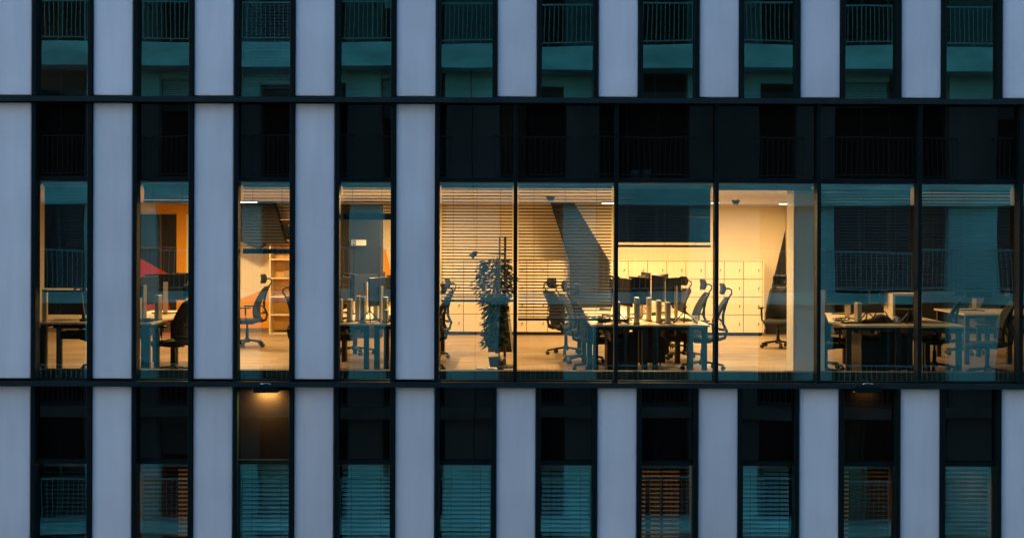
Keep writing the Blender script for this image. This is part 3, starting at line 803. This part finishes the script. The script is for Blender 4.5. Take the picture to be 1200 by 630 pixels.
# ------------------------------------------------------------------ venetian blinds
def blind(x0, x1, ztop, zbot, tilt, mat, label, pitch=.0382, wid=.036, d=.16, group='venetian blinds in the windows', cords=3, arc=True, stack=0):
    t = thing('venetian_blind', label, 'blind', ((x0+x1)/2, d, ztop), group)
    MB().box(x0, x1, d-.025, d+.025, ztop-.035, ztop).build('headrail', M['slat'], t)
    if tilt > 40 and pitch < .05: wid = .045
    m = MB(); z = ztop-.05; c, s = math.cos(R(tilt)), math.sin(R(tilt)); n = 0
    while z > zbot+.04+stack:
        j = random.uniform(-1, 1)*R(3.5); c2, s2 = math.cos(R(tilt)+j), math.sin(R(tilt)+j)
        pts = []
        for k, w in enumerate((-.5, 0, .5)):
            cam_ = (.0065 if tilt > 34 else .0025) if k == 1 else 0
            pts.append((w*wid*c2, w*wid*s2+cam_))
        dz = random.uniform(-.001, .001)
        vs = []
        sl_ = random.uniform(-.0016, .0016)
        for x, q in ((x0+.004, -sl_), (x1-.004, sl_)):
            for (yy, zz) in pts: vs.append((x, d+yy, z+zz+dz+q))
            for (yy, zz) in pts: vs.append((x, d+yy, z+zz+dz+q-.0012))
        fs = []
        for a, b in ((0, 1), (1, 2)):
            fs.append((a, b, b+6, a+6)); fs.append((a+3, a+9, b+9, b+3))
        fs += [(0, 6, 9, 3), (2, 5, 11, 8), (0, 3, 4, 1), (1, 4, 5, 2), (6, 7, 10, 9), (7, 8, 11, 10)]
        m.add(vs, fs)
        z -= pitch; n += 1
    m.build('slats', mat, t)
    MB().box(x0, x1, d-.018, d+.018, zbot, zbot+.028+stack).build('bottom_rail', M['slat_dark'], t)
    for k in range(cords):
        x = x0+(x1-x0)*((k+.5)/cords if cords > 1 else .5)
        if cords == 2: x = x0+(x1-x0)*(.2 if k == 0 else .8)
        MB().tube([(x, d-.021, ztop-.03), (x, d-.021, zbot+.02)], .0022, 4).build('cord', M['cord'], t)
    return t
ZT = PZ(211, 0)-.028-.03
def xr(k): a = X0+k*PITCH; return a+fr+.012, a+SW-fr-.012
z0, z1, zr = zrange(0)
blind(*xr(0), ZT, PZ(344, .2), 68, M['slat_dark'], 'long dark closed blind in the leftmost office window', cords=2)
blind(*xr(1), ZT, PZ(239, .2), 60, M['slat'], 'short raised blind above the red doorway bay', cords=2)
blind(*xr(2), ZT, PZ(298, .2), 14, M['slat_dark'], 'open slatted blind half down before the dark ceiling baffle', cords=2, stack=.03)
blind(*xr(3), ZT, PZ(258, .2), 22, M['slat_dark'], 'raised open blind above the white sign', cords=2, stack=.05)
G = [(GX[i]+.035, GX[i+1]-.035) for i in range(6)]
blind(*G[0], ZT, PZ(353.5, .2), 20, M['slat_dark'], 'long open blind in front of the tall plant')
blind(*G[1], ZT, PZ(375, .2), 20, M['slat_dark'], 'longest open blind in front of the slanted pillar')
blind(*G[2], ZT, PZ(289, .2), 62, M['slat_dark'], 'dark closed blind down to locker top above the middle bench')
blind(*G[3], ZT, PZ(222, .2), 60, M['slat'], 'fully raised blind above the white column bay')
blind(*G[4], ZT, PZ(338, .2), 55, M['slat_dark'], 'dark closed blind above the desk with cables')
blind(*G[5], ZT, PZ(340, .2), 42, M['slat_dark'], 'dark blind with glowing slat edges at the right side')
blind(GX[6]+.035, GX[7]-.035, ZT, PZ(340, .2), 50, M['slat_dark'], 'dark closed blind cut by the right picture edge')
# lower storey
warm_low = {1, 6, 8, 9}
nm = ['first', 'second', 'third', 'fourth', 'fifth', 'sixth', 'seventh', 'eighth', 'ninth', 'tenth']
tl = {0: 40, 1: 22, 2: 38, 3: 38, 4: 36, 5: 40, 6: 24, 7: 38, 8: 26, 9: 28}
for k in range(10):
    a, b = xr(k)
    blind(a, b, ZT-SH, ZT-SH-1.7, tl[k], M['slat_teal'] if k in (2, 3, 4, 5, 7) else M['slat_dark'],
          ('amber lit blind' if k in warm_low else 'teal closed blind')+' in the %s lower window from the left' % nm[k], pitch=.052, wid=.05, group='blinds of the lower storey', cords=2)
a, b = xr(2)
blind(a, b, ZT+SH, ZT+SH-2.35, 60, M['slat_dark'], 'closed blind in the third upper window from the left', group='blinds of the upper storey', cords=2)
# lower storey room: floor, back wall, dim lamps
zf = FL-SH
MB().box(XL, XR, 3.0, 3.1, zf, zf+2.45).build('interior_wall', M['wall'], B)
for k in range(K0, K1-1):
    xx = X0+k*PITCH+SW+.22
    MB().box(xx-.05, xx+.05, .31, 3.0, zf, zf+2.45).build('partition', M['dark'], B)
for k in warm_low:
    xx = X0+k*PITCH+SW/2
    a = area(xx, 1.6, zf+2.3, .3, .3, {1: 4, 6: 3.6, 8: 2.8, 9: 6}[k], (1, .38, .07), name='low_room_light')
    t = thing('ceiling_light', 'dim amber ceiling light inside the %s lower window' % nm[k], 'light', (xx, 1.6, zf+2.4))
    MB().box(xx-.17, xx+.17, 1.43, 1.77, zf+2.31, zf+2.4).build('housing', M['white'], t)
    a.parent = t; a.location = (0, 0, -.1)
    wx = X0+k*PITCH
    f = MB()
    f.box(wx+.30, wx+.36, 1.9, 2.0, zf+.9, zf+2.45); f.box(wx+.12, wx+.62, 1.9, 2.0, zf+1.1, zf+1.18); f.box(wx+.50, wx+.53, 1.9, 2.0, zf+.2, zf+2.45)
    tag(f.build('shelf_rack', M['black']), 'dark shelf rack behind the blind of the %s lower window' % nm[k], 'rack')
# upper storey back wall
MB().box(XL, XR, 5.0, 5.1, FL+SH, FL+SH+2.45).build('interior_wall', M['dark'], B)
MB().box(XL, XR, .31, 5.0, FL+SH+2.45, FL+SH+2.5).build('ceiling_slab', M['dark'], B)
# ------------------------------------------------------------------ floodlights under the ledge
def flood(px, py, power, label):
    x = PX(px, -.15); z = PZ(452, -.15, px)
    t = thing('floodlight', label, 'floodlight', (x, -.12, z), 'floodlights below the lower ledge')
    MB().box(x-.145, x+.145, -.20, -.03, z-.075, z-.005).build('housing', M['frame'], t, bevel=.006)
    MB().box(x-.12, x+.12, -.18, -.05, z-.0765, z-.0755).build('lens', M['flame'] if power > 3 else M['plastic'], t)
    m = MB().tube([(x-.08, -.1, z-.005), (x-.06, -.19, z+.03), (x, -.185, z+.035), (x+.05, -.19, z+.03), (x+.08, -.1, z-.005)], .006, 6)
    m.build('bracket', M['chrome'], t)
    for q in (-.10, .06): MB().tube([(x+q, -.16, z-.006), (x+q, -.16, z+.008)], .012, 8).build('bolt', M['chrome'], t)
    l = bpy.data.lights.new('flood_light', 'AREA'); l.shape = 'RECTANGLE'; l.size = .22; l.size_y = .06; l.energy = power; l.color = (1, .56, .15)
    o = bpy.data.objects.new('flood_light', l); col.objects.link(o); o.parent = t; o.location = (0, .045, -.082); o.rotation_euler = (R(30), 0, 0)
flood(312.5, 452, 15, 'lit floodlight casting a warm glow under the lower ledge')
flood(1017.5, 452, .35, 'nearly dark floodlight under the ledge at the right')
# ================================================================== BUILDING ACROSS THE STREET (seen mirrored in the panes)
YD = 34.2-D            # distance of its wall in front of our glass
yo = -YD
A = thing('apartment_building', 'pale concrete apartment building across the street with railings along its windows', 'building', (0, yo-5, -12))
def ox(px): return (px-CX)*34.2/F
def oz(py): return CZ+(HY-py)*34.2/F
piers = [(-330, -290), (-200, -165), (-70, -35), (100, 118), (165, 186), (282, 303), (407, 448), (522, 586), (662, 701), (808, 889), (933, 979), (1112, 1168), (1290, 1330), (1400, 1440)]
opens = []
edges = [-400]+[e for p in piers for e in p]+[1600]
for i in range(0, len(edges), 2): opens.append((edges[i], edges[i+1]))
levels = [(-280, 1), (-136, 1), (8, 1), (160, 1), (292, 1), (425, 1), (558, 1), (691, 1), (824, 1)]
rlH = 49; FA = 27
XA, XB = ox(-460), ox(1660)
random.seed(5)
# wall behind the openings (dark rooms) then piers
MB().box(XA, XB, yo-9, yo-.5, -12, oz(-420)).build('core', M['spback'], A)
MB().box(XA, XB, yo-9.05, yo+.1, oz(-420), oz(-440)).build('roof', M['roof'], A)
for li, (yr, _) in enumerate(levels):
    zr_ = oz(yr); zfl = oz(yr+rlH+1); zfb = oz(yr+rlH+1+FA+ (-14 if li > 3 else 3 if li == 3 else 0))
    nxt = levels[li+1][0]+rlH+1 if li+1 < len(levels) else yr+133+rlH
    pj = .95 if li in (1, 2) else .30
    MB().box(XA, XB, yo-.5, yo+pj, zfb, zfl).build('balcony_slab', M['fascia'], A, bevel=.01)
    # piers between this slab's bottom and the next slab's top
    for (a, b) in piers:
        MB().box(ox(a), ox(b), yo-.5, yo, oz(nxt), zfb).build('wall', M['oppdark'] if li == 1 else M['concrete'], A)
    if li == 0:
        for (a, b) in piers: MB().box(ox(a), ox(b), yo-.5, yo, zfl, oz(-420)).build('wall', M['concrete'], A)
    for oi_, (a, b) in enumerate(opens):
        xa, xb = ox(a), ox(b)
        # lintel strip under the slab on most openings (what shows below the soffit)
        zb_, zt_ = oz(nxt), zfb
        if li in (2, 1) and oi_ % 2 == 0:
            w = MB().box(xa+.001, xb-.001, yo-.42, yo-.05, zt_-.30, zt_).build('lintel', M['oppdark'] if li == 1 else M['concrete'], A); zt_ -= .3
        w = MB().box(xa, xb, yo-.40, yo-.36, zb_, zt_).build('window', M['oppwin'], A)
        m = MB(); n = max(1, round((xb-xa)/.75))
        for k in range(n+1):
            x = xa+.03+(xb-xa-.06)*k/n; m.box(x-.025, x+.025, yo-.36, yo-.31, zb_, zt_)
        m.box(xa, xb, yo-.355, yo-.315, zt_-.06, zt_)
        m.build('frame', M['oppframe'], w)
        r = random.random()
        if li in (3, 4): r = 1
        if r < .38:
            hh = random.uniform(.2, .6)*(zt_-zb_); xm = xa+(xb-xa)*random.choice((.35, .5, 1.0))
            m = MB(); z = zt_-.08
            while z > zt_-hh: m.box(xa+.04, xm-.04, yo-.31, yo-.295, z-.045, z); z -= .055
            m.build('shutter', M['shutter'], w)
            MB().box(xa+.02, xm-.02, yo-.33, yo-.1, zt_-.2, zt_-.001).build('shutter_box', M['fascia'], w)
        elif r < .6:
            m = MB(); xm = xa+(xb-xa)*random.uniform(.2, .45)
            rows = [[(xa+.05+(xm-xa)*q/14, yo-.33+.02*math.sin(q*1.9), z) for q in range(15)] for z in (zb_+.02, zt_-.1)]
            MB().sheet(rows, .01).build('curtain', M['curtain'], w)
        # railing
        if b-a < 14 and li not in (1, 2): continue
        m = MB(); z_t = oz(levels[li][0]); zr2 = z_t
        x0_, x1_ = xa-.14, xb+.14; yy = yo+.22; sp_ = .125
        if li in (1, 2): yy = yo+.88; sp_ = .11; x1_ = ox(edges[2*oi_+2])-.14 if 2*oi_+2 < len(edges) else x1_; zr2 -= .05
        m.box(x0_, x1_, yy-.02, yy+.02, zr2-.04, zr2)
        m.box(x0_, x1_, yy-.012, yy+.012, zfl+.09, zfl+.12)
        n = max(2, int((x1_-x0_)/sp_))
        for k in range(n+1):
            x = x0_+.01+(x1_-x0_-.02)*k/n; m.box(x-.008, x+.008, yy-.008, yy+.008, zfl+.004 if k % 6 == 0 else zfl+.1, zr2-.03)
        for x in (x0_, x1_): m.box(x-.015, x+.015, yo+.001, yy, zr2-.04, zr2-.01)
        m.build('railing', M['rail'], A)
# drainpipe / hanging cable on the pier
MB().tube([(ox(556), yo+.36, oz(-400)), (ox(553), yo+.36, oz(100)), (ox(558), yo+.36, oz(300)), (ox(557), yo+.36, oz(880))], .012, 6).build('cable', M['black'], A)
# flower pots on one ledge
for px in (745, 757):
    MB().tube([(ox(px), yo+.12, oz(209)), (ox(px), yo+.12, oz(200))], [.09, .12], 12).build('flower_pot', M['concrete'], A)
# ================================================================== LIGHT
w = bpy.data.worlds.new('World'); scn.world = w; w.use_nodes = True
N, L = w.node_tree.nodes, w.node_tree.links
bg = N['Background']; sky = N.new('ShaderNodeTexSky'); sky.sky_type = 'NISHITA'; sky.sun_disc = False
SE, SR = 11.0, 250.0
sky.sun_elevation = R(SE); sky.sun_rotation = R(SR); sky.air_density = 1.2; sky.dust_density = .1; sky.ozone_density = 4.0
L.new(sky.outputs[0], bg.inputs[0]); bg.inputs[1].default_value = .12
sl = bpy.data.lights.new('sun', 'SUN'); sl.energy = .05; sl.angle = R(12); sl.color = (1, .9, .8)
so = bpy.data.objects.new('sun', sl); col.objects.link(so)
# sky sun direction: rotation measured from +Y towards +X
sd = Vector((math.sin(R(SR))*math.cos(R(SE)), math.cos(R(SR))*math.cos(R(SE)), math.sin(R(SE))))
so.rotation_euler = (-sd).to_track_quat('-Z', 'Y').to_euler(); so.location = (0, -8, 20)
# ================================================================== CAMERA
cam = bpy.data.cameras.new('camera'); co = bpy.data.objects.new('camera', cam); col.objects.link(co)
cam.sensor_width = 36; cam.lens = 36*F/1200; cam.shift_y = -(315-HY)/1200; cam.clip_end = 2000; cam.clip_start = .1
co.location = (0, -D, CZ)
co.rotation_euler = (Matrix.Rotation(R(90), 4, 'X') @ Matrix.Rotation(ROLL, 4, 'Z')).to_euler()
scn.camera = co
for o in bpy.data.objects:
    if '_loc' in o: del o['_loc']
vs = scn.view_settings
vs.view_transform = 'Standard'; vs.look = 'None'; vs.gamma = 1; vs.use_curve_mapping = False; vs.exposure = 2.2
cy = scn.cycles
cy.max_bounces = 8; cy.diffuse_bounces = 3; cy.glossy_bounces = 3; cy.transparent_max_bounces = 24; cy.caustics_reflective = False; cy.caustics_refractive = False
cy.sample_clamp_indirect = 4
cy.use_denoising = True
scn.render.resolution_x = 1024; scn.render.resolution_y = 537
